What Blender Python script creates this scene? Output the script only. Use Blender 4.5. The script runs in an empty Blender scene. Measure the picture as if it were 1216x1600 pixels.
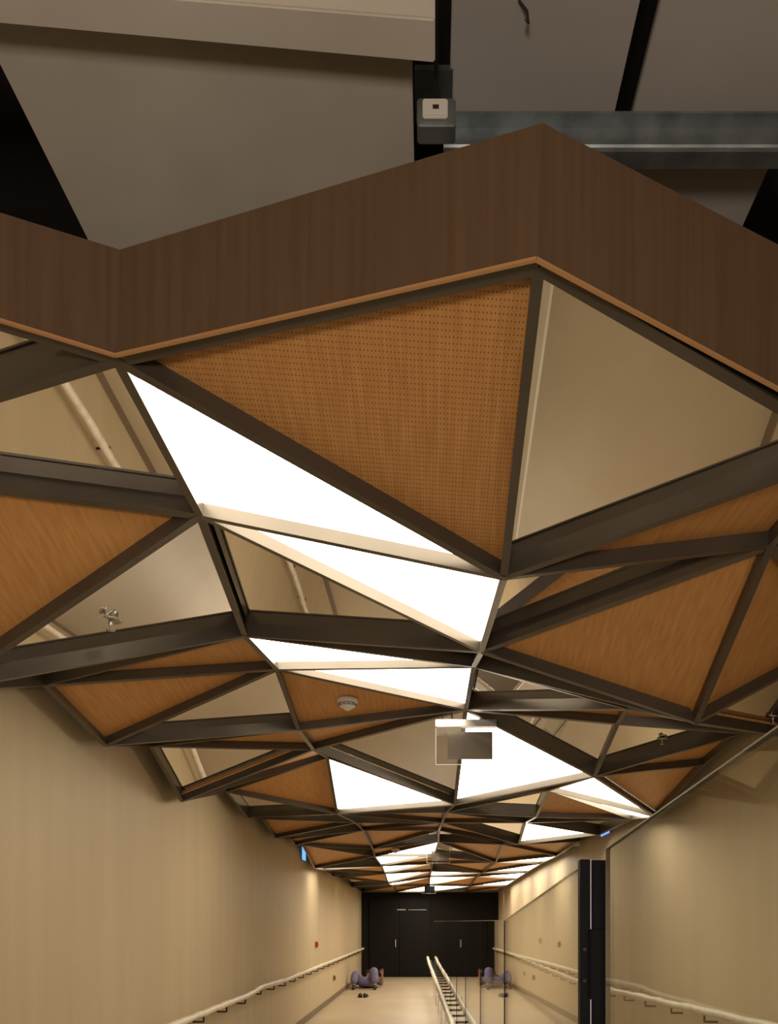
import bpy, bmesh, math, random
from mathutils import Vector, Matrix
random.seed(7)
S = bpy.context.scene
C = S.collection
F = 1200.0; VX = 672.0; VY = 1440.0; EYE = 1.6

# ---------------------------------------------------------------- camera, world, exposure
cam_d = bpy.data.cameras.new('camera'); cam = bpy.data.objects.new('camera', cam_d); C.objects.link(cam)
cam.location = (0, 0, EYE); cam.rotation_euler = (math.pi/2, 0, 0)
cam_d.sensor_fit = 'VERTICAL'; cam_d.sensor_height = 36.0; cam_d.lens = F/1600*36.0
cam_d.shift_x = -(VX-608)/1600; cam_d.shift_y = (VY-800)/1600
cam_d.clip_start = 0.05
S.camera = cam
w = bpy.data.worlds.new('world'); S.world = w; w.use_nodes = True
w.node_tree.nodes['Background'].inputs[0].default_value = (0.55, 0.62, 0.8, 1)
w.node_tree.nodes['Background'].inputs[1].default_value = 0.03
S.view_settings.view_transform = 'Standard'; S.view_settings.look = 'None'
S.view_settings.gamma = 1; S.view_settings.use_curve_mapping = False
S.view_settings.exposure = 0.0
PANEL_E = 9.0        # brightness of the ceiling light panels
BACK_W = 19.0        # added fill light behind the camera, brightens fascia from the right
UP_W = 60.0          # added upward fill light behind the camera, for the upper boards

def P(px, py, Y):
    return Vector(((px-VX)*Y/F, Y, EYE + (VY-py)*Y/F))

def area(name, e, loc, rot, sx, sy, col):
    ld = bpy.data.lights.new(name, 'AREA'); ld.energy = e; ld.shape = 'RECTANGLE'; ld.size = sx; ld.size_y = sy; ld.color = col
    lo = bpy.data.objects.new(name, ld); C.objects.link(lo); lo.location = loc; lo.rotation_euler = rot; return lo
area('fascia_fill', BACK_W, (1.9, -1.6, 1.5), (math.radians(98), 0, math.radians(38)), 1.6, 2.2, (0.95, 0.86, 0.80))  # unseen area light, added to lift the fascia
area('board_fill', UP_W, (-0.2, -1.6, 1.3), (math.radians(155), 0, 0), 0.5, 0.5, (1.0, 0.84, 0.68))  # unseen area light aimed upward, added to brighten the ceiling boards

# ---------------------------------------------------------------- materials
def mat(name, col, rough=0.6, metal=0.0, spec=0.5):
    m = bpy.data.materials.new(name); m.use_nodes = True
    b = m.node_tree.nodes['Principled BSDF']
    b.inputs['Base Color'].default_value = (*col, 1); b.inputs['Roughness'].default_value = rough
    b.inputs['Metallic'].default_value = metal; b.inputs['Specular IOR Level'].default_value = spec
    return m
def noisy(name, c1, c2, scale=(1,1,1), rough=0.6, metal=0.0, detail=4, lo=0.35, hi=0.65, bump=0.0, rr=None, spec=0.5, nscale=1.0):
    m = mat(name, c1, rough, metal, spec); nt = m.node_tree; N = nt.nodes; L = nt.links; b = N['Principled BSDF']
    tc = N.new('ShaderNodeTexCoord'); mp = N.new('ShaderNodeMapping'); mp.inputs['Scale'].default_value = scale
    nz = N.new('ShaderNodeTexNoise'); nz.inputs['Detail'].default_value = detail; nz.inputs['Scale'].default_value = nscale
    cr = N.new('ShaderNodeValToRGB'); cr.color_ramp.elements[0].position = lo; cr.color_ramp.elements[1].position = hi
    cr.color_ramp.elements[0].color = (*c1, 1); cr.color_ramp.elements[1].color = (*c2, 1)
    L.new(tc.outputs['Object'], mp.inputs[0]); L.new(mp.outputs[0], nz.inputs['Vector'])
    L.new(nz.outputs['Fac'], cr.inputs[0]); L.new(cr.outputs[0], b.inputs['Base Color'])
    if bump:
        bp = N.new('ShaderNodeBump'); bp.inputs['Strength'].default_value = bump; bp.inputs['Distance'].default_value = 0.01
        L.new(nz.outputs['Fac'], bp.inputs['Height']); L.new(bp.outputs[0], b.inputs['Normal'])
    if rr:
        r2 = N.new('ShaderNodeMapRange'); r2.inputs[3].default_value = rr[0]; r2.inputs[4].default_value = rr[1]
        L.new(nz.outputs['Fac'], r2.inputs[0]); L.new(r2.outputs[0], b.inputs['Roughness'])
    return m
def wood_mat(name, c1, c2, scale, perf=False, rough=0.45):
    m = noisy(name, c1, c2, scale, rough, lo=0.3, hi=0.7, detail=5)
    if perf:
        nt = m.node_tree; N = nt.nodes; L = nt.links; b = N['Principled BSDF']
        tc = [n for n in N if n.type == 'TEX_COORD'][0]; cr = [n for n in N if n.type == 'VALTORGB'][0]
        sx = N.new('ShaderNodeSeparateXYZ'); L.new(tc.outputs['Object'], sx.inputs[0])
        def mth(op, a, bv=None):
            n = N.new('ShaderNodeMath'); n.operation = op
            if isinstance(a, (int, float)): n.inputs[0].default_value = a
            else: L.new(a, n.inputs[0])
            if bv is not None:
                if isinstance(bv, (int, float)): n.inputs[1].default_value = bv
                else: L.new(bv, n.inputs[1])
            return n.outputs[0]
        fx = mth('SUBTRACT', mth('FRACT', mth('MULTIPLY', sx.outputs[0], 110)), 0.5)
        fy = mth('SUBTRACT', mth('FRACT', mth('MULTIPLY', sx.outputs[1], 70)), 0.5)
        d = mth('SQRT', mth('ADD', mth('MULTIPLY', fx, fx), mth('MULTIPLY', fy, fy)))
        hole = mth('LESS_THAN', d, 0.17)
        mx = N.new('ShaderNodeMix'); mx.data_type = 'RGBA'
        L.new(hole, mx.inputs['Factor']); L.new(cr.outputs[0], mx.inputs['A']); mx.inputs['B'].default_value = (0.24, 0.105, 0.035, 1)
        L.new(mx.outputs['Result'], b.inputs['Base Color'])
    return m
def emit(name, col, s):
    m = bpy.data.materials.new(name); m.use_nodes = True; nt = m.node_tree; nt.nodes.clear()
    e = nt.nodes.new('ShaderNodeEmission'); o = nt.nodes.new('ShaderNodeOutputMaterial')
    e.inputs[0].default_value = (*col, 1); e.inputs[1].default_value = s; nt.links.new(e.outputs[0], o.inputs[0]); return m
def glass_mat(name, tint, ior=1.5, extra=0.0):
    m = bpy.data.materials.new(name); m.use_nodes = True; nt = m.node_tree; nt.nodes.clear(); N = nt.nodes; L = nt.links
    t = N.new('ShaderNodeBsdfTransparent'); t.inputs[0].default_value = (*tint, 1)
    g = N.new('ShaderNodeBsdfGlossy'); g.inputs['Roughness'].default_value = 0.01; g.inputs[0].default_value = (0.95, 0.95, 0.95, 1)
    lw = N.new('ShaderNodeLayerWeight'); lw.inputs['Blend'].default_value = 0.5
    pw = N.new('ShaderNodeMath'); pw.operation = 'POWER'; pw.inputs[1].default_value = 5.0; L.new(lw.outputs['Facing'], pw.inputs[0])
    f = N.new('ShaderNodeMath'); f.operation = 'MULTIPLY_ADD'; f.inputs[1].default_value = 0.96; f.inputs[2].default_value = 0.04; L.new(pw.outputs[0], f.inputs[0])
    ad = N.new('ShaderNodeMath'); ad.operation = 'ADD'; ad.use_clamp = True; ad.inputs[1].default_value = extra
    x = N.new('ShaderNodeMixShader'); o = N.new('ShaderNodeOutputMaterial')
    L.new(f.outputs[0], ad.inputs[0]); L.new(ad.outputs[0], x.inputs[0]); L.new(t.outputs[0], x.inputs[1]); L.new(g.outputs[0], x.inputs[2]); L.new(x.outputs[0], o.inputs[0])
    return m
M = dict(
    wall=noisy('wall_vinyl', (0.47, 0.378, 0.24), (0.555, 0.455, 0.30), (5, 5, 0.4), 0.55, detail=9, lo=0.2, hi=0.8, bump=0.05),
    floor=noisy('floor_terrazzo', (0.41, 0.328, 0.215), (0.46, 0.37, 0.25), (1.2, 1.2, 1.2), 0.38, detail=6),
    skirt=mat('skirting_brown', (0.17, 0.12, 0.075), 0.5),
    bar=noisy('taupe_powder_coat', (0.105, 0.09, 0.072), (0.13, 0.112, 0.09), (3, 3, 3), 0.3, 0.4),
    wood=wood_mat('honey_oak_veneer', (0.54, 0.26, 0.08), (0.66, 0.345, 0.12), (70, 3, 20)),
    woodp=wood_mat('perforated_oak_veneer', (0.54, 0.26, 0.08), (0.66, 0.345, 0.12), (70, 3, 20), True),
    fascia=wood_mat('walnut_veneer', (0.125, 0.073, 0.041), (0.160, 0.095, 0.056), (60, 60, 1.6), False, 0.5),
    lip=mat('oak_lipping', (0.55, 0.30, 0.13), 0.5),
    mirror=mat('polished_mirror', (0.96, 0.93, 0.88), 0.015, 1.0),
    lightp=emit('light_diffuser', (1.0, 0.87, 0.68), PANEL_E),
    white=mat('white_plastic', (0.75, 0.73, 0.68), 0.4),
    black=mat('black_paint', (0.012, 0.011, 0.010), 0.4),
    blk2=mat('black_anodised', (0.010, 0.011, 0.014), 0.45, 0.0, 0.08),
    slab=mat('dark_slab', (0.012, 0.011, 0.010), 0.9),
    board=noisy('plasterboard', (0.60, 0.56, 0.49), (0.70, 0.66, 0.585), (2, 2, 2), 0.8, detail=6, bump=0.05),
    boardg=noisy('grey_board', (0.47, 0.445, 0.425), (0.52, 0.495, 0.475), (1.5, 1.5, 1.5), 0.85, detail=5),
    galv=noisy('galvanised_steel', (0.20, 0.23, 0.24), (0.34, 0.37, 0.38), (9, 9, 9), 0.4, 0.7),
    endw=noisy('dark_end_wall', (0.008, 0.0065, 0.005), (0.011, 0.009, 0.007), (1, 1, 1), 0.7, spec=0.15),
    door=mat('dark_door', (0.006, 0.005, 0.004), 0.6, 0, 0.15),
    steel=mat('brushed_steel', (0.6, 0.58, 0.55), 0.28, 1.0),
    wrap=noisy('plastic_wrap', (0.78, 0.72, 0.60), (0.66, 0.59, 0.46), (14, 14, 14), 0.35, bump=0.4),
    glass=glass_mat('clear_glass', (0.94, 0.955, 0.94), 1.5),
    gedge=mat('glass_edge', (0.40, 0.37, 0.29), 0.3),
    gseam=mat('dark_glass_edge', (0.010, 0.012, 0.010), 0.6, 0, 0.1),
    acryl=glass_mat('acrylic', (0.93, 0.92, 0.90), 1.5, 0.08),
    film=mat('silvered_film', (0.45, 0.41, 0.35), 0.12, 0.85),
    blue=emit('blue_glow', (0.10, 0.28, 1.0), 2.2),
    cloth=noisy('lilac_cloth', (0.12, 0.105, 0.20), (0.17, 0.155, 0.27), (9, 9, 9), 0.85),
    skin=mat('skin', (0.28, 0.15, 0.09), 0.6), hair=mat('hair', (0.012, 0.01, 0.009), 0.6),
    shoe=mat('black_leather', (0.015, 0.013, 0.012), 0.5), red=mat('red_plastic', (0.45, 0.03, 0.02), 0.4),
    dark=mat('dark_socket', (0.03, 0.02, 0.02), 0.5),
)

# ---------------------------------------------------------------- helpers
def obj(name, bm, m, parent=None, smooth=False):
    me = bpy.data.meshes.new(name); bmesh.ops.recalc_face_normals(bm, faces=bm.faces); bm.to_mesh(me); bm.free()
    ms = m if isinstance(m, (list, tuple)) else [m]
    for k in ms: me.materials.append(M[k])
    if smooth:
        for p in me.polygons: p.use_smooth = True
    # origin to the centre of the mesh when it is free standing
    o = bpy.data.objects.new(name, me); C.objects.link(o)
    if parent is not None:
        o.parent = parent
        o.matrix_parent_inverse = Matrix.Translation(parent.location).inverted() if parent.rotation_euler.to_quaternion().angle < 1e-6 else parent.matrix_basis.inverted()
    return o
def tag(o, label, cat, group=None, kind=None):
    o['label'] = label; o['category'] = cat
    if group: o['group'] = group
    if kind: o['kind'] = kind
    return o
def thing(name, label, cat, loc, group=None):
    o = bpy.data.objects.new(name, None); C.objects.link(o); o.location = loc; o.empty_display_size = 0.05
    return tag(o, label, cat, group)
def struct(name, bm, m, label=None):
    o = obj(name, bm, m); o['kind'] = 'structure'
    if label: o['label'] = label; 
    return o
def bx(bm, x0, x1, y0, y1, z0, z1, mi=0):
    vs = [bm.verts.new((x, y, z)) for x in (x0, x1) for y in (y0, y1) for z in (z0, z1)]
    for f in ((0,1,3,2), (4,6,7,5), (0,4,5,1), (2,3,7,6), (0,2,6,4), (1,5,7,3)):
        q = bm.faces.new([vs[i] for i in f]); q.material_index = mi
    return vs
def box(*a, mi=0):
    bm = bmesh.new(); bx(bm, *a, mi=mi); return bm
def bev(bm, w=0.003, seg=2):
    bmesh.ops.bevel(bm, geom=bm.edges[:], offset=w, segments=seg, affect='EDGES'); return bm
def prism(bm, loop, off, mi=0, mibot=None):
    """loop of points, extruded by the vector off"""
    a = [bm.verts.new(p) for p in loop]; b = [bm.verts.new(Vector(p)+Vector(off)) for p in loop]
    f = bm.faces.new(a[::-1]); f.material_index = mi if mibot is None else mibot
    f = bm.faces.new(b); f.material_index = mi
    n = len(a)
    for i in range(n):
        f = bm.faces.new((a[i], a[(i+1) % n], b[(i+1) % n], b[i])); f.material_index = mi
    return bm
def tube(bm, pts, rad, seg=10, mi=0):
    pts = [Vector(p) for p in pts]; rings = []
    for i, p in enumerate(pts):
        t = (pts[min(i+1, len(pts)-1)] - pts[max(i-1, 0)]).normalized()
        up = Vector((0, 0, 1)) if abs(t.z) < 0.9 else Vector((1, 0, 0))
        a = t.cross(up).normalized(); b = a.cross(t).normalized()
        r = rad[i] if isinstance(rad, (list, tuple)) else rad
        rings.append([bm.verts.new(p + a*math.cos(2*math.pi*k/seg)*r + b*math.sin(2*math.pi*k/seg)*r) for k in range(seg)])
    for i in range(len(rings)-1):
        for k in range(seg):
            f = bm.faces.new((rings[i][k], rings[i][(k+1) % seg], rings[i+1][(k+1) % seg], rings[i+1][k])); f.material_index = mi
    bm.faces.new(rings[0][::-1]).material_index = mi; bm.faces.new(rings[-1]).material_index = mi
    return bm
def lathe(bm, prof, c, axis=Vector((0, 0, 1)), seg=24, mi=0):
    q = Vector((0, 0, 1)).rotation_difference(axis); rings = []
    for r, z in prof:
        rings.append([bm.verts.new(Vector(c) + q @ Vector((r*math.cos(2*math.pi*k/seg), r*math.sin(2*math.pi*k/seg), z))) for k in range(seg)])
    for i in range(len(rings)-1):
        for k in range(seg):
            f = bm.faces.new((rings[i][k], rings[i][(k+1) % seg], rings[i+1][(k+1) % seg], rings[i+1][k])); f.material_index = mi
    bm.faces.new(rings[0][::-1]).material_index = mi; bm.faces.new(rings[-1]).material_index = mi
    return bm

# ---------------------------------------------------------------- the setting
WX = 1.98; END = 22.2; BACK = -3.5; TOP = EYE+2.9
struct('floor', box(-WX-0.2, WX+0.2, BACK-0.2, END+0.2, -0.2, 0), 'floor')
struct('wall_left', box(-WX-0.2, -WX, BACK, END, 0, TOP), 'wall')
struct('wall_right', box(WX, WX+0.2, BACK, END, 0, TOP), 'wall')
struct('wall_back', box(-WX, WX, BACK-0.2, BACK, 0, TOP), 'wall')
struct('wall_end', box(-WX, WX, END, END+0.2, 0, TOP), 'endw')
struct('ceiling', box(-WX-0.2, WX+0.2, BACK-0.2, END+0.2, TOP, TOP+0.2), 'slab')
for s, nm in ((-1, 'left'), (1, 'right')):
    struct('baseboard_'+nm, box(min(s*WX, s*(WX-0.015)), max(s*WX, s*(WX-0.015)), 0.2, END, 0, 0.10), 'skirt')
# dark double door in the end wall
dr = bpy.data.objects.new('door_1', None); C.objects.link(dr); dr.location = (-0.95, END, 0); dr['kind'] = 'structure'
dr['label'] = 'dark double door in the black end wall of the corridor'
for k in range(2):
    x0 = -1.75 + k*0.88
    leaf = obj('door_leaf', bev(box(x0, x0+0.87, END-0.05, END-0.005, 0.01, 2.25), 0.004), 'door', dr)
obj('door_handle', tube(bmesh.new(), [(-0.99, END-0.10, 0.86), (-0.99, END-0.10, 1.08)], 0.022), 'steel', dr)
b = bmesh.new(); bx(b, -0.95, -0.70, END-0.07, END-0.05, 1.93, 1.955); bx(b, -0.62, -0.1, END-0.07, END-0.05, 1.935, 1.945)
obj('door_closer', b, 'steel', dr)

# ---------------------------------------------------------------- faceted ceiling : nodes (lower edge of the frame)
ND = {
 # column 0, along the left wall
 'A0': (0, -200, 450, 1.614), 'L1': (0, -340, 726, 2.098), 'L2': (0, -87, 1080, 2.92), 'L3': (0, 70, 1072, 3.69), 'L4': (0, 165, 1166, 4.38),
 'L5': (0, 236, 1167, 5.09), 'L6': (0, 285, 1253, 5.74), 'L7': (0, 355, 1238, 7.0), 'L8': (0, 387, 1278, 7.79), 'L9': (0, 411, 1280, 8.5),
 'L10': (0, 430, 1310, 9.17), 'L11': (0, 455, 1311, 10.2), 'L12': (0, 461, 1321, 10.6), 'L13': (0, 473, 1321, 11.2), 'L14': (0, 492, 1357, 12.3),
 'L15': (0, 506, 1360, 13.4), 'L16': (0, 519, 1369, 14.5), 'L17': (0, 532, 1372, 15.9), 'L18': (0, 549, 1386, 18.0), 'L19': (0, 558, 1388, 20.0), 'L20': (0, 566, 1394, 21.6),
 # column 1
 'A1': (1, 183, 566, 1.821), 'B1': (1, 313, 808, 2.465), 'C1': (1, 383, 995, 3.506), 'D1': (1, 433, 1047, 4.03), 'E1': (1, 467, 1142, 4.73),
 'F1': (1, 490, 1172, 5.4), 'G1': (1, 512, 1185, 6.4), 'H1': (1, 527, 1272, 7.4), 'I1': (1, 556, 1286, 8.6), 'J1': (1, 568, 1298, 9.7),
 'K1': (1, 583, 1327, 10.9), 'M1': (1, 586, 1339, 11.7), 'N1': (1, 597, 1354, 12.9), 'O1': (1, 602, 1366, 14.2), 'P1': (1, 607, 1381, 15.9), 'Q1': (1, 615, 1385, 18.0), 'S1': (1, 620, 1394, 21.6),
 # column 2
 'A2': (2, 842, 420, 1.565), 'B2': (2, 787, 905, 2.43), 'C2': (2, 752, 1020, 3.38), 'D2': (2, 740, 1043, 4.06), 'E2': (2, 728, 1110, 4.7),
 'U': (2, 711, 1258, 6.15), 'U1': (2, 697, 1270, 7.3), 'U2': (2, 691, 1286, 8.5), 'U3': (2, 686, 1298, 9.7), 'U4': (2, 685, 1316, 10.9),
 'U5': (2, 679, 1338, 12.0), 'U6': (2, 676, 1350, 13.2), 'U7': (2, 674, 1362, 14.5), 'U8': (2, 672, 1371, 16.0), 'U9': (2, 671, 1384, 18.5), 'U10': (2, 672, 1394, 21.6),
 # column 3
 'R1': (3, 1338, 708, 1.972), 'B3': (3, 1205, 855, 2.5), 'E3': (3, 1088, 1131, 3.3), 'P3': (3, 980, 1109, 3.9), 'Q3': (3, 965, 1132, 4.3),
 'T': (3, 929, 1214, 5.0), 'T1': (3, 857, 1236, 6.2), 'T2': (3, 838, 1277, 7.2), 'T3': (3, 821, 1286, 8.0), 'T4': (3, 811, 1320, 8.9),
 'T5': (3, 785, 1320, 10.4), 'T6': (3, 775, 1348, 11.6), 'T7': (3, 754, 1364, 14.0), 'T8': (3, 745, 1370, 16.0), 'T9': (3, 735, 1385, 18.5), 'T10': (3, 728, 1394, 21.6),
 # column 4, along the right wall
 'R0': (4, 1560, 800, 2.5), 'R2': (4, 1330, 1000, 3.37), 'S4': (4, 1216, 1150, 4.08), 'V4': (4, 1160, 1147, 4.55), 'W4': (4, 1100, 1196, 5.19),
 'X4': (4, 1025, 1277, 6.3), 'X5': (4, 987, 1281, 7.05), 'X6': (4, 936, 1305, 8.4), 'X7': (4, 905, 1315, 9.5), 'X8': (4, 870, 1338, 11.2),
 'X9': (4, 845, 1350, 12.8), 'X10': (4, 822, 1364, 14.8), 'X11': (4, 805, 1375, 16.7), 'X12': (4, 790, 1385, 18.8), 'X13': (4, 777, 1394, 21.6),
}
pos = {k: P(*v[1:]) for k, v in ND.items()}; colm = {k: v[0] for k, v in ND.items()}
# w wood, p perforated wood, m mirror, l light
TR = [  # strip 0
 ('m','A0','A1','L1'), ('m','A1','B1','L1'), ('w','L1','B1','L2'), ('m','B1','C1','L2'), ('m','L2','C1','L3'), ('w','C1','D1','L3'),
 ('w','L3','D1','L4'), ('m','D1','E1','L4'), ('w','L4','E1','L5'), ('w','E1','F1','L5'), ('m','L5','F1','L6'), ('w','F1','G1','L6'),
 ('w','L6','G1','L7'), ('w','G1','H1','L7'),
 # strip 1
 ('p','A1','A2','B2'), ('l','A1','B2','B1'), ('l','B1','B2','C2'), ('m','B1','C2','C1'), ('m','C1','C2','D2'), ('l','C1','D2','D1'),
 ('l','D1','D2','E2'), ('w','D1','E2','E1'), ('w','E1','E2','F1'), ('m','F1','E2','U'), ('l','G1','H1','U'), ('m','F1','U','G1'), ('m','H1','U1','U'),
 # strip 2
 ('m','A2','R1','B2'), ('w','B2','R1','B3'), ('m','B2','B3','C2'), ('w','C2','B3','E3'), ('m','C2','E3','D2'), ('m','D2','P3','E2'), ('w','D2','E3','P3'),
 ('w','E2','P3','Q3'), ('m','E2','Q3','T'), ('l','E2','T','U'), ('w','U','T','T1'),
 # strip 3
 ('m','R1','R0','R2'), ('m','R1','R2','B3'), ('w','B3','R2','E3'), ('m','E3','R2','S4'), ('w','E3','S4','P3'), ('w','P3','S4','Q3'),
 ('w','Q3','S4','V4'), ('m','Q3','V4','T'), ('w','T','V4','W4'), ('w','T','W4','X4'), ('l','T','X4','T1'),
]
def chain(c, start):
    ks = sorted([k for k in ND if colm[k] == c], key=lambda k: pos[k].y)
    return ks[ks.index(start):]
def strip(a, b, types, lit):
    i = j = n = 0
    while i < len(a)-1 or j < len(b)-1:
        if j == len(b)-1 or (i < len(a)-1 and pos[a[i+1]].y <= pos[b[j+1]].y): t = (a[i], b[j], a[i+1]); i += 1
        else: t = (a[i], b[j], b[j+1]); j += 1
        ty = types[n % len(types)]
        if frozenset(t) in lit: ty = 'l'
        TR.append((ty,)+t); n += 1
fs = lambda *x: frozenset(x)
strip(chain(0, 'L7'), chain(1, 'H1'), 'mwmwmmwwmmwmwwm', {fs('L15','N1','L14')})
strip(chain(1, 'H1'), chain(2, 'U1'), 'wmwwwmwllwlwlwlwwl', {fs('J1','U3','U4')})
strip(chain(2, 'U1')[:], chain(3, 'T2')[:], 'mwmwwmwmwwmlwlwl', set())
TR += [('m','U','T1','U1'), ('l','U1','T1','T2')][:1] + [('m','U1','T1','T2')]
strip(chain(3, 'T1'), chain(4, 'X4'), 'lwmmlmwwwlwlwlwlww', set())

def normal_up(t):
    n = (pos[t[1]]-pos[t[0]]).cross(pos[t[2]]-pos[t[0]]).normalized()
    return -n if n.z < 0 else n
DEP = {'w': 0.050, 'p': 0.050, 'm': 0.060, 'l': 0.042}
edges = {}
for t in TR:
    n = normal_up(t[1:])
    for a, b_ in ((1, 2), (2, 3), (3, 1)):
        edges.setdefault(frozenset((t[a], t[b_])), []).append(n)
ORD = ['', 'first', 'second', 'third', 'fourth', 'fifth', 'sixth', 'seventh', 'eighth', 'ninth', 'tenth', 'eleventh', 'twelfth', 'thirteenth', 'fourteenth', 'fifteenth', 'sixteenth', 'seventeenth', 'eighteenth', 'nineteenth', 'twentieth']
STR = ['along the left wall', 'just left of centre', 'just right of centre', 'along the right wall']
KN = {'w': ('wood_panel', 'ceiling panel', 'wood ceiling panels', 'oak ceiling triangle'),
      'p': ('wood_panel', 'ceiling panel', 'wood ceiling panels', 'perforated oak ceiling triangle'),
      'm': ('mirror_panel', 'ceiling panel', 'mirror ceiling panels', 'mirrored ceiling triangle'),
      'l': ('light_panel', 'ceiling light', 'triangular light panels', 'glowing white ceiling triangle')}
CUST = {
 fs('A1','A2','B2'): 'large perforated oak triangle directly behind the walnut fascia',
 fs('A1','B2','B1'): 'largest and nearest glowing white triangular light panel, below the perforated oak panel',
 fs('B1','B2','C2'): 'glowing white triangular light panel directly beyond the largest light panel',
 fs('A2','R1','B2'): 'large mirrored triangle at the right, right of the perforated oak panel and behind the fascia',
 fs('L1','B1','L2'): 'orange oak triangle cut by the left picture edge, before the mirror with the sprinkler',
 fs('B1','C1','L2'): 'mirrored triangle with a sprinkler head, at the left beyond the orange oak triangle',
 fs('B1','C2','C1'): 'mirrored triangle in the middle left, below the second light panel, reflecting a white rail',
 fs('C2','B3','E3'): 'large oak triangle at the right, beyond the thin mirror sliver, ending at a low corner',
 fs('D1','E2','E1'): 'oak triangle carrying the nearest white smoke detector',
 fs('D2','P3','E2'): 'mirrored triangle above the nearest hanging sign, reflecting it',
 fs('E2','T','U'): 'glowing white triangular light panel behind and right of the nearest hanging sign',
 fs('Q3','V4','T'): 'mirrored triangle with a small sprinkler, towards the right wall',
 fs('C1','D2','D1'): 'thin glowing white light panel just beyond the dark double beam, third light from the camera',
 fs('D1','D2','E2'): 'glowing white light panel beside the oak triangle with the smoke detector',
 fs('G1','H1','U'): 'glowing white light panel left of centre, right of a reddish oak triangle',
 fs('F1','E2','U'): 'mirrored triangle just left of the nearest hanging sign',
}
cnt = {}
for t in sorted(TR, key=lambda t: sum(pos[k].y for k in t[1:])):
    ks = t[1:]; ty = t[0]; n = normal_up(ks); pts = [pos[k] for k in ks]
    cen = sum(pts, Vector())/3
    # inset
    loop = []
    for i in range(3):
        a, p, c = pts[i-1], pts[i], pts[(i+1) % 3]
        u = (a-p).normalized(); v = (c-p).normalized(); h = (u+v).normalized()
        s = math.sin(math.acos(max(-1, min(1, u.dot(v))))/2); d = min((0.002 if ty == 'l' else 0.006)/max(s, 0.03), 0.12)
        loop.append(p + h*d + n*DEP[ty])
    if (loop[1]-loop[0]).cross(loop[2]-loop[0]).length < 1e-5: continue
    bm = bmesh.new(); base = [q-cen for q in loop]
    if ty == 'l': prism(bm, base, n*0.02, 0, 1); ms = ['white', 'lightp']
    else: prism(bm, base, n*0.012); ms = {'w': 'wood', 'p': 'woodp', 'm': 'mirror'}[ty]
    nm, cat, grp, lab = KN[ty]; col = min(min(colm[k] for k in ks), 3)
    cnt[(col, nm)] = cnt.get((col, nm), 0)+1
    label = CUST.get(frozenset(ks)) or '%s %s, %s such one from the camera' % (lab, STR[col], ORD[cnt[(col, nm)]])
    o = obj(nm, bm, ms); o.location = cen; tag(o, label, cat, grp)

fr = thing('ceiling_frame', 'taupe steel lattice of triangles carrying the wood, mirror and light panels', 'ceiling frame', (0, 2.0, 2.7))
BW, BH = 0.0125, 0.085
def bar_bm(bm, a, b_, up):
    t = (b_-a).normalized(); s = t.cross(up).normalized(); u = s.cross(t).normalized()
    prof = [(-BW, 0), (BW, 0), (BW, 0.007), (BW*0.62, 0.007), (BW*0.62, BH), (-BW*0.62, BH), (-BW*0.62, 0.007), (-BW, 0.007)]
    prism(bm, [a + s*x + u*z for x, z in prof], b_-a)
    return bm
es = sorted(edges.items(), key=lambda e: sum(pos[k].y for k in e[0]))
rest = bmesh.new()
for i, (e, ns) in enumerate(es):
    a, b_ = [pos[k] for k in sorted(e)]; up = sum(ns, Vector()).normalized()
    if i < 100: obj('frame_bar', bar_bm(bmesh.new(), a, b_, up), 'bar', fr)
    else: bar_bm(rest, a, b_, up)
o = obj('frame_bar', rest, 'bar', fr); o['kind'] = 'stuff'

# ---------------------------------------------------------------- walnut fascia in front of the lattice
FA = [((-200, 437), (-200, 270), 1.567), ((180, 553), (187, 390), 1.77), ((838, 402), (848, 192), 1.52), ((1400, 704), (1400, 477), 1.985)]
fl = ['walnut fascia board at the left, angled in to the inner corner', 'long middle walnut fascia board between inner and outer corner', 'reddish walnut fascia board at the right of the outer corner']
for i in range(3):
    (b0, t0, y0), (b1, t1, y1) = FA[i], FA[i+1]
    A, A2, B, B2 = P(*b0, y0), P(*t0, y0), P(*b1, y1), P(*t1, y1)
    d = (B-A).normalized(); n = Vector((-d.y, d.x, 0)).normalized()
    if n.y < 0: n = -n
    e = thing('fascia_board', fl[i], 'fascia', A, 'walnut fascia boards')
    obj('veneer_board', prism(bmesh.new(), [A, B, B2, A2], n*0.007), 'fascia', e)
    k = Vector((0, 0, 0.006))
    obj('lipping', prism(bmesh.new(), [A-n*0.003, B-n*0.003, B-k-n*0.003, A-k-n*0.003], n*0.008), 'lip', e)

# ---------------------------------------------------------------- unfinished ceiling above the fascia
H = lambda h: EYE+h
def flat(px, py, h): Y = h*F/(VY-py); return Vector(((px-VX)*Y/F, Y, H(h)))
tag(obj('soffit_board', bev(box(-1.08, -0.045, 1.55, 2.85, H(2.15), H(2.19)), 0.004), 'board'), 'large pale plasterboard sheet at the top left above the fascia', 'plasterboard')
b = prism(bmesh.new(), [flat(-250, 16, 2.05), flat(680, 100, 2.05), flat(680, 30, 2.05), flat(-250, -45, 2.05)], (0, 0, 0.097))
tag(obj('boxed_beam', bev(b, 0.004), 'board'), 'pale boxed beam with chipped edge crossing the top left', 'beam')
for (x0, x1, lab) in ((0.057, 0.548, 'grey ceiling board left of the slanting black gap'), (0.602, 1.08, 'grey ceiling board right of the slanting black gap')):
    tag(obj('ceiling_board', bev(box(x0, x1, 1.4, 3.2, H(2.4), H(2.43)), 0.003), 'boardg'), lab, 'ceiling board', 'grey ceiling boards above the fascia')
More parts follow.
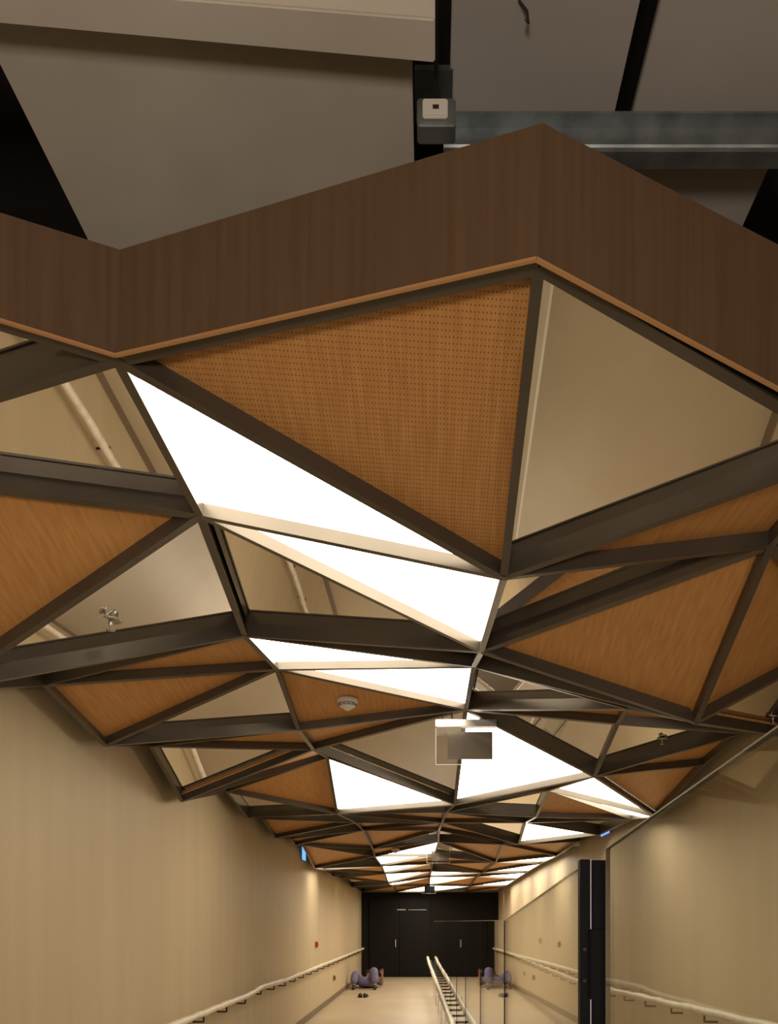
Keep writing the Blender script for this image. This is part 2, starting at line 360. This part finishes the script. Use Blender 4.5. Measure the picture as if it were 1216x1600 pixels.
# steel channel
yc = 2.25; z0 = H(2.205); z1 = H(2.325)
b = bmesh.new(); pr = [(0, 0), (-0.05, 0), (-0.05, 0.012), (-0.004, 0.012), (-0.004, 0.05), (-0.012, 0.06), (-0.004, 0.07), (-0.004, 0.115), (-0.045, 0.115), (-0.045, 0.122), (0, 0.122)]
prism(b, [(0.04, yc+y, z0+z) for y, z in pr], (1.9, 0, 0))
tag(obj('steel_channel', b, 'galv'), 'galvanised steel channel running level above the right fascia', 'steel channel')
b = bmesh.new(); bx(b, -0.044, 0.065, 2.16, 2.30, H(2.395), H(2.41)); 
tag(obj('steel_hanger', b, 'galv'), 'small dark steel plate above the grey junction box', 'bracket')
jb = thing('junction_box', 'grey junction box with a small white socket plate near the top centre', 'junction box', P(683, 172, 1.9))
c = P(682, 173, 1.9)
obj('box_body', bev(box(c.x-0.048, c.x+0.048, 1.9, 1.95, c.z-0.036, c.z+0.034), 0.004), 'galv', jb)
obj('hanger_rod', box(c.x-0.006, c.x+0.006, 1.93, 1.942, c.z+0.034, TOP), 'black', jb)
pl = obj('socket_plate', bev(box(c.x-0.034, c.x+0.028, 1.89, 1.9, c.z-0.024, c.z+0.022), 0.003), 'white', jb)
obj('socket_hole', box(c.x-0.009, c.x+0.006, 1.888, 1.892, c.z-0.006, c.z+0.003), 'dark', pl)
b = tube(bmesh.new(), [P(806, -40, 2.0), P(812, 2, 2.0), P(824, 18, 2.0), P(826, 36, 2.0), P(821, 30, 2.0)], 0.0035, 6)
tag(obj('loose_wire', b, 'dark'), 'short loose wire dangling at the top edge of the picture', 'wire')

# ---------------------------------------------------------------- sprinklers and smoke detectors
def sprinkler(loc, label, s=1.0):
    e = thing('sprinkler', label, 'sprinkler', loc, 'ceiling sprinklers'); L_ = Vector(loc)
    obj('escutcheon', lathe(bmesh.new(), [(0.012*s, 0.0), (0.034*s, -0.002), (0.036*s, -0.006), (0.030*s, -0.008), (0.014*s, -0.004)], L_, seg=28), 'steel', e, True)
    obj('sprinkler_head', lathe(bmesh.new(), [(0.007*s, 0), (0.007*s, -0.018*s), (0.004*s, -0.022*s), (0.004*s, -0.036*s)], L_, seg=12), 'steel', e, True)
    obj('deflector', lathe(bmesh.new(), [(0.004*s, -0.036*s), (0.015*s, -0.038*s), (0.015*s, -0.040*s), (0.002*s, -0.041*s)], L_, seg=16), 'steel', e, True)
def on_panel(px, py, ks, ty):
    n = normal_up(ks); p0 = pos[ks[0]] + n*DEP[ty]; d = P(px, py, 1.0)-Vector((0, 0, EYE))
    o = Vector((0, 0, EYE)); t = (p0-o).dot(n)/d.dot(n); return o+d*t
sprinkler(on_panel(173, 967, ('B1','C1','L2'), 'm'), 'chrome sprinkler head in the mirrored triangle at the left', 1.15)
sprinkler(on_panel(1035, 1154, ('Q3','V4','T'), 'm'), 'small chrome sprinkler head in the mirrored triangle near the right wall', 0.9)
sprinkler(on_panel(1208, 1119, ('E3','R2','S4'), 'm'), 'chrome sprinkler head at the right picture edge', 0.9)
def detector(loc, label, r=0.05):
    e = thing('smoke_detector', label, 'smoke detector', loc, 'smoke detectors'); L_ = Vector(loc)
    obj('detector_base', lathe(bmesh.new(), [(r*0.98, 0.006), (r, -0.002), (r*0.98, -r*0.24), (r*0.9, -r*0.3)], L_, seg=32), 'white', e, True)
    obj('detector_dome', lathe(bmesh.new(), [(r*0.86, -r*0.3), (r*0.78, -r*0.62), (r*0.45, -r*0.8), (r*0.2, -r*0.98), (r*0.05, -r)], L_, seg=32), 'white', e, True)
    b = bmesh.new()
    for k in range(12):
        a = 2*math.pi*(k+0.5)/12; 
        for rr_, z in ((0.84, -0.42), (0.80, -0.56)):
            p = L_ + Vector((math.cos(a)*r*rr_, math.sin(a)*r*rr_, z*r)); tt = Vector((-math.sin(a), math.cos(a), 0))*r*0.17
            tube(b, [p-tt, p+tt], r*0.035, 6)
    obj('vent_slot', b, 'dark', e)['kind'] = 'stuff'
detector(on_panel(543, 1094, ('D1','E2','E1'), 'w'), 'nearest white smoke detector, on the oak triangle left of the hanging sign', 0.062)
detector(P(618, 1327, 11.3), 'small far smoke detector left of the middle hanging sign', 0.06)

# ---------------------------------------------------------------- hanging signs
def sign(cx, top, Y, wpx, label, back='film'):
    c_ = P(cx, top, Y); w_ = wpx*Y/F; hgt = w_*0.70; x0 = c_.x-w_/2; x1 = c_.x+w_/2; z = c_.z; th = 0.02
    e = thing('hanging_sign', label, 'hanging sign', (c_.x, Y, z), 'clear hanging signs')
    obj('housing', bev(box(x0, x1, Y-th, Y+th, z-w_*0.12, z), 0.003), 'steel', e)
    b = box(x0+0.004, x1-0.004, Y-0.004, Y+0.004, z-hgt-w_*0.03, z-w_*0.12)
    obj('acrylic_plate', b, 'acryl', e)
    b = bmesh.new(); zb = z-hgt-w_*0.03; g = 0.0035
    bx(b, x0+0.003, x1-0.003, Y-0.006, Y+0.006, zb-g, zb); bx(b, x0+0.001, x0+0.001+g, Y-0.006, Y+0.006, zb, z-w_*0.12); bx(b, x1-0.001-g, x1-0.001, Y-0.006, Y+0.006, zb, z-w_*0.12)
    obj('plate_edge', b, 'white', e)
    obj('reflective_film', box(x0+w_*0.20, x1-w_*0.06, Y-0.007, Y-0.005, z-hgt+w_*0.05, z-w_*0.2), back, e)
    for f in (0.12, 0.27):
        obj('hanger_rod', tube(bmesh.new(), [(x0+w_*f, Y, z), (x0+w_*f-0.004*(f < .2), Y, z+w_*0.32)], 0.006*w_/0.35, 8), 'steel', e)
    pts = [(x1-w_*0.22+math.sin(a)*w_*0.07, Y, z+w_*0.10-math.cos(a)*w_*0.12) for a in [k*math.pi/8-math.pi*0.9 for k in range(15)]]
    obj('power_cable', tube(bmesh.new(), pts, 0.0028*w_/0.35, 6), 'dark', e)
sign(728, 1125, 4.75, 95, 'nearest clear hanging sign with silver housing below a mirrored triangle')
sign(685, 1322, 11.7, 36, 'middle one of the three hanging signs, before the far row of lights')
sign(670, 1380, 18.8, 22, 'farthest and smallest hanging sign, before the dark end wall', 'blk2')

# ---------------------------------------------------------------- wrapped handrails
def rail(path, label, rad, side, name_brackets=True, group='plastic wrapped handrails', step=0.72, arm=0.09, br=0.008):
    e = thing('handrail', label, 'handrail', path[0], group)
    pts = []; rads = []
    for i in range(len(path)-1):
        a, b_ = Vector(path[i]), Vector(path[i+1]); n = max(2, int((b_-a).length/0.16))
        for k in range(n):
            pts.append(a.lerp(b_, k/n) + Vector((random.uniform(-.003, .003), 0, random.uniform(-.004, .004)))); rads.append(rad*random.uniform(0.88, 1.15))
    pts.append(Vector(path[-1])); rads.append(rad)
    obj('rail', tube(bmesh.new(), pts, rads, 12), 'wrap', e, True)
    y = path[0][1]+0.3; ye = path[-1][1]
    while y < ye:
        for i in range(len(path)-1):
            if path[i][1] <= y <= path[i+1][1]:
                q = Vector(path[i]).lerp(Vector(path[i+1]), (y-path[i][1])/(path[i+1][1]-path[i][1]))
        b = bmesh.new(); r = br
        tube(b, [q-Vector((0, 0, rad)), q-Vector((0, 0, rad+0.045))], r, 8)
        tube(b, [q-Vector((0, 0, rad+0.045)), q-Vector((0, 0, rad+0.045))+Vector((side*arm, 0, 0))], r, 8)
        obj('bracket', b, 'black', e)
        y += step
    return e
zr = EYE-0.76
rail([(-1.88, 3.2, zr), (-1.88, 8.0, zr), (-1.88, 8.6, zr+0.03), (-1.88, 10, zr), (-1.88, END-0.5, zr)], 'white wrapped handrail on black brackets along the left wall', 0.028, -1)
rail([(1.88, 2.8, EYE-0.50), (1.88, 4.3, EYE-0.58), (1.88, 8.6, EYE-0.73), (1.88, 9.4, EYE-0.76), (1.88, END-0.5, zr)], 'upper white wrapped handrail along the right wall, seen through the glass', 0.028, 1)
gx = lambda Y: 0.36-0.022*(Y-3.66)
rail([(gx(4.6)-0.10, 4.6, EYE-0.90), (gx(16)-0.10, 16.0, EYE-0.88), (gx(18)-0.10, 18.0, EYE-0.84)], 'white wrapped handrail fixed to the central glass balustrade', 0.030, 1, step=0.5, arm=0.095, br=0.012)

# ---------------------------------------------------------------- central glass balustrade
js = [0.35, 1.9, 3.66, 4.97, 6.4, 7.7, 9.0, 10.4, 11.8, 13.2, 14.6, 16.2]
topz = lambda Y: EYE + max(0.004, 0.004+(3.66-Y)*0.083)
for i in range(len(js)-1):
    a, b_ = js[i]+0.006, (js[i+1]-0.006 if i else 1.735)
    where = ['cut by the right picture edge, before the dark post', 'just beyond the dark post', 'at the corner of the raking top edge'][i] if i < 3 else '%s section counted from the right picture edge' % ORD[i]
    e = thing('glass_balustrade', 'clear glass balustrade %s' % where, 'glass balustrade', (gx(a), a, 0), 'glass balustrade panes')
    th = 0.005
    bm = prism(bmesh.new(), [(gx(a)-th, a, 0), (gx(b_)-th, b_, 0), (gx(b_)-th, b_, topz(b_)), (gx(a)-th, a, topz(a))], (2*th, 0, 0))
    obj('pane', bm, 'glass', e)
    bm = prism(bmesh.new(), [(gx(a)-th, a, topz(a)), (gx(b_)-th, b_, topz(b_)), (gx(b_)-th, b_, topz(b_)+0.003), (gx(a)-th, a, topz(a)+0.003)], (2*th, 0, 0))
    obj('top_edge', bm, 'gedge', e)
    if i == 0: obj('side_edge', box(gx(b_)-th, gx(b_)+th, b_, b_+0.002, 0, topz(b_)), 'gedge', e)
    if i >= 1:
        obj('side_edge', box(gx(b_)-th-0.002, gx(b_)+th+0.002, b_-0.002, b_+0.012, 0, topz(b_)), 'gseam', e)
ps = thing('gate_post', 'tall dark metal post clamped to the glass at the lower right', 'post', (0.40, 1.9, 0))
zt = EYE+0.153
b = bmesh.new(); bx(b, 0.369, 0.393, 1.885, 1.915, 0, zt); obj('post_profile', bev(b, 0.001, 1), 'blk2', ps)
b = box(0.3975, 0.4354, 1.885, 1.925, 0, zt-0.002); obj('glass_clamp', bev(b, 0.002), 'blk2', ps)
obj('trim_line', box(0.3935, 0.3955, 1.883, 1.89, 0, zt), 'steel', ps)
lk = obj('lock_case', bev(box(0.390, 0.4370, 1.870, 1.884, EYE-0.19, EYE-0.019), 0.003), 'blk2', ps)
obj('lock_screw', lathe(bmesh.new(), [(0.006, 0), (0.006, 0.003), (0.003, 0.004)], (0.380, 1.884, EYE-0.068), Vector((0, -1, 0)), 16), 'dark', ps)
obj('lock_screw', lathe(bmesh.new(), [(0.006, 0), (0.006, 0.003), (0.003, 0.004)], (0.380, 1.884, EYE-0.145), Vector((0, -1, 0)), 16), 'black', ps)

# ---------------------------------------------------------------- wall details
def wallbox(x, px, py, label, m, w_=0.07, h_=0.10):
    Y = x*F/(px-VX); c_ = P(px, py, Y); s = -1 if x < 0 else 1
    xa, xb = sorted((c_.x, c_.x-s*0.04)); g = 'small boxes on the corridor walls'
    e = thing('call_point', label, 'wall box', (c_.x, Y, c_.z), g)
    obj('case', bev(box(xa, xb, Y-w_/2, Y+w_/2, c_.z-h_/2, c_.z+h_/2), 0.004), m, e)
    xa, xb = sorted((c_.x-s*0.04, c_.x-s*0.046))
    obj('cover', box(xa, xb, Y-w_*.3, Y+w_*.3, c_.z-h_*.3, c_.z+h_*.3), 'dark', e)
wallbox(-WX, 493, 1476, 'small red call point on the left wall above the handrail', 'red')
wallbox(-WX, 521, 1528, 'small dark socket box low on the left wall', 'skirt')
wallbox(WX, 846, 1470, 'small brown box on the right wall above the handrail', 'skirt')
wallbox(WX, 821, 1521, 'small dark socket box low on the right wall', 'skirt')
def bluel(px, py, x, wY, hz, label):
    Y = x*F/(px-VX); c_ = P(px, py, Y); s = -1 if x < 0 else 1
    xa, xb = sorted((c_.x-s*0.002, c_.x-s*0.03))
    e = thing('blue_lamp', label, 'blue light', (c_.x, Y, c_.z), 'blue lamps on the walls')
    obj('lamp_case', bev(box(xa, xb, Y-wY/2, Y+wY/2, c_.z-hz/2, c_.z+hz/2), 0.004), 'steel', e)
    xa, xb = sorted((c_.x-s*0.03, c_.x-s*0.034))
    obj('lens', box(xa, xb, Y-wY*.45, Y+wY*.45, c_.z-hz*.45, c_.z+hz*.45), 'blue', e)
bluel(950, 1294, WX, 0.45, 0.16, 'blue lamp high on the right wall, nearer of the two there')
bluel(881, 1326, WX, 0.7, 0.13, 'blue lamp high on the right wall, farther of the two there')
bluel(472, 1334, -WX, 0.35, 0.22, 'dim blue lamp high on the left wall')
# wall washers tucked between lattice and wall
for x, Y, wt, lab in ((1, 20.6, 26, 'last'), (1, 18.6, 26, 'sixth'), (1, 16.8, 26, 'fifth'), (1, 14.0, 22, 'fourth'), (1, 12.0, 22, 'third'), (1, 9.9, 10, 'second'), (1, 6.6, 1.5, 'first'),
                      (-1, 18.0, 7, 'third'), (-1, 16.2, 8, 'second'), (-1, 13.4, 10, 'first')):
    zz = EYE+0.98
    e = thing('wall_washer', 'small downlight grazing the %s wall, %s one from the camera' % ('right' if x > 0 else 'left', lab), 'downlight', (x*1.90, Y, zz), 'wall grazing downlights')
    obj('can', lathe(bmesh.new(), [(0.03, 0.0), (0.035, 0.0), (0.035, 0.09), (0.005, 0.09)], (x*1.90, Y, zz), seg=20), 'white', e, True)
    ld = bpy.data.lights.new('spot', 'SPOT'); ld.energy = wt*0.8; ld.color = (1, 0.78, 0.48); ld.spot_size = math.radians(40); ld.spot_blend = 0.8; ld.shadow_soft_size = 0.02
    lo = bpy.data.objects.new('spot', ld); C.objects.link(lo); lo.parent = e; lo.location = (0, 0, -0.01); lo.rotation_euler = (0, -x*math.radians(3), 0)
# ---------------------------------------------------------------- the person lying on the floor and the shoes
def skin(name, verts, eds, m, parent, sub=2):
    me = bpy.data.meshes.new(name); me.from_pydata([v[:3] for v in verts], eds, []); me.materials.append(M[m])
    o = bpy.data.objects.new(name, me); C.objects.link(o)
    sm = o.modifiers.new('skin', 'SKIN'); sk = me.skin_vertices[0].data
    for i, v in enumerate(verts):
        r = v[3]; sk[i].radius = r if isinstance(r, tuple) else (r, r); sk[i].use_root = (i == 0)
    sm.use_smooth_shade = True; ss = o.modifiers.new('sub', 'SUBSURF'); ss.levels = sub; ss.render_levels = sub
    o.parent = parent; return o
pe = thing('person', 'person in loose lilac clothes lying on the floor with both knees raised', 'person', (-1.52, 18.5, 0))
# local metres: pelvis towards camera, head away along +Y
body = [(0, 0, .13, (.10, .08)), (0, .22, .12, (.10, .07)), (0, .45, .13, (.11, .07)), (0, .58, .13, (.07, .07)), (0, .66, .19, (.06, .06)), (0, .74, .25, (.09, .09)), (0, .82, .26, (.07, .075)),
        (-.12, -.08, .16, .07), (-.26, -.22, .38, .055), (-.27, -.36, .20, .05), (-.27, -.44, .05, .045), (-.28, -.54, .035, .04),
        (.12, -.08, .16, .07), (.19, -.22, .48, .06), (.22, -.36, .24, .05), (.23, -.44, .05, .045), (.24, -.54, .035, .04),
        (-.20, .46, .13, .06), (-.33, .25, .08, .045), (-.22, .05, .20, .035),
        (.20, .46, .13, .06), (.34, .22, .06, .045), (.36, .12, .30, .034), (.36, .11, .36, .03)]
be = [(0,1),(1,2),(2,3),(3,4),(4,5),(5,6),(0,7),(7,8),(8,9),(9,10),(10,11),(0,12),(12,13),(13,14),(14,15),(15,16),(2,17),(17,18),(18,19),(2,20),(20,21),(21,22),(22,23)]
skin('body', body, be, 'skin', pe)
cl = [(0, -.04, .14, (.24, .15)), (0, .22, .13, (.22, .135)), (0, .47, .15, (.23, .14)),
      (-.12, -.08, .16, .125), (-.26, -.22, .38, .09), (-.27, -.36, .24, .10), (-.27, -.42, .11, .085),
      (.12, -.08, .16, .125), (.19, -.22, .48, .098), (.22, -.36, .26, .10), (.23, -.42, .12, .09),
      (-.20, .46, .13, .075), (-.33, .25, .085, .06), (.20, .46, .13, .075), (.34, .24, .08, .058)]
ce = [(0,1),(1,2),(0,3),(3,4),(4,5),(5,6),(0,7),(7,8),(8,9),(9,10),(2,11),(11,12),(2,13),(13,14)]
skin('loose_clothes', cl, ce, 'cloth', pe)
skin('hair', [(0, .72, .33, (.115, .07)), (0, .80, .33, (.12, .10)), (0, .88, .25, .07)], [(0,1),(1,2)], 'hair', pe)
for x_, t_ in ((-.27, 'left'), (.23, 'right')):
    skin('sock', [(x_, -.40, .115, .047), (x_, -.44, .055, .052), (x_-.01*(x_ < 0), -.54, .042, .046), (x_, -.57, .035, .035)], [(0,1),(1,2),(2,3)], 'shoe', pe)
for s in (-1,):
    fb = bmesh.new()
    for k, (dx, ln) in enumerate(((-.028, .055), (-.01, .07), (.008, .072), (.026, .06))):
        tube(fb, [(.36+dx, .11, .39), (.36+dx*1.15, .105, .39+ln*.6), (.36+dx*1.2, .09, .39+ln)], [.009, .008, .006], 8)
    tube(fb, [(.33, .11, .36), (.305, .10, .385), (.30, .09, .41)], [.010, .009, .007], 8)
    bx(fb, .325, .395, .10, .122, .345, .40)
    o = obj('fingers', fb, 'skin'); o.parent = pe
    o.name = 'hand'
def shoe(px, py, rz, label):
    Y = EYE*F/(py-VY); X = (px-VX)*Y/F
    e = thing('shoe', label, 'shoe', (X, Y, 0), 'pair of black shoes'); e.rotation_euler = (0, 0, rz)
    b = bmesh.new(); prof = [(-.13, .035, .03, .075), (-.09, .042, .0, .085), (-.02, .04, .0, .075), (.05, .048, .0, .05), (.11, .045, .0, .042), (.14, .025, .0, .03)]
    rings = []
    for y, wd, z_, h_ in prof:
        rings.append([b.verts.new((wd*math.cos(a), y, max(0.012, 0.012+h_*0.5+h_*0.5*math.sin(a)))) for a in [2*math.pi*k/12 for k in range(12)]])
    for i in range(len(rings)-1):
        for k in range(12): b.faces.new((rings[i][k], rings[i][(k+1) % 12], rings[i+1][(k+1) % 12], rings[i+1][k]))
    b.faces.new(rings[0][::-1]); b.faces.new(rings[-1])
    o = obj('upper', b, 'shoe', None, True); o.parent = e
    b = bmesh.new(); lp = [(.036*math.copysign(1, s)*f, y, 0) for s, seq in ((-1, [(-.13, .7), (-.06, 1.1), (.05, 1.35), (.12, 1.1)]), (1, [(.12, 1.1), (.05, 1.35), (-.06, 1.1), (-.13, .7)])) for y, f in seq]
    prism(b, lp, (0, 0, 0.015)); o = obj('sole', b, 'black'); o.parent = e
shoe(563, 1558, 0.15, 'left black shoe of the pair standing on the floor before the person')
shoe(571.5, 1558, -0.1, 'right black shoe of the pair standing on the floor before the person')
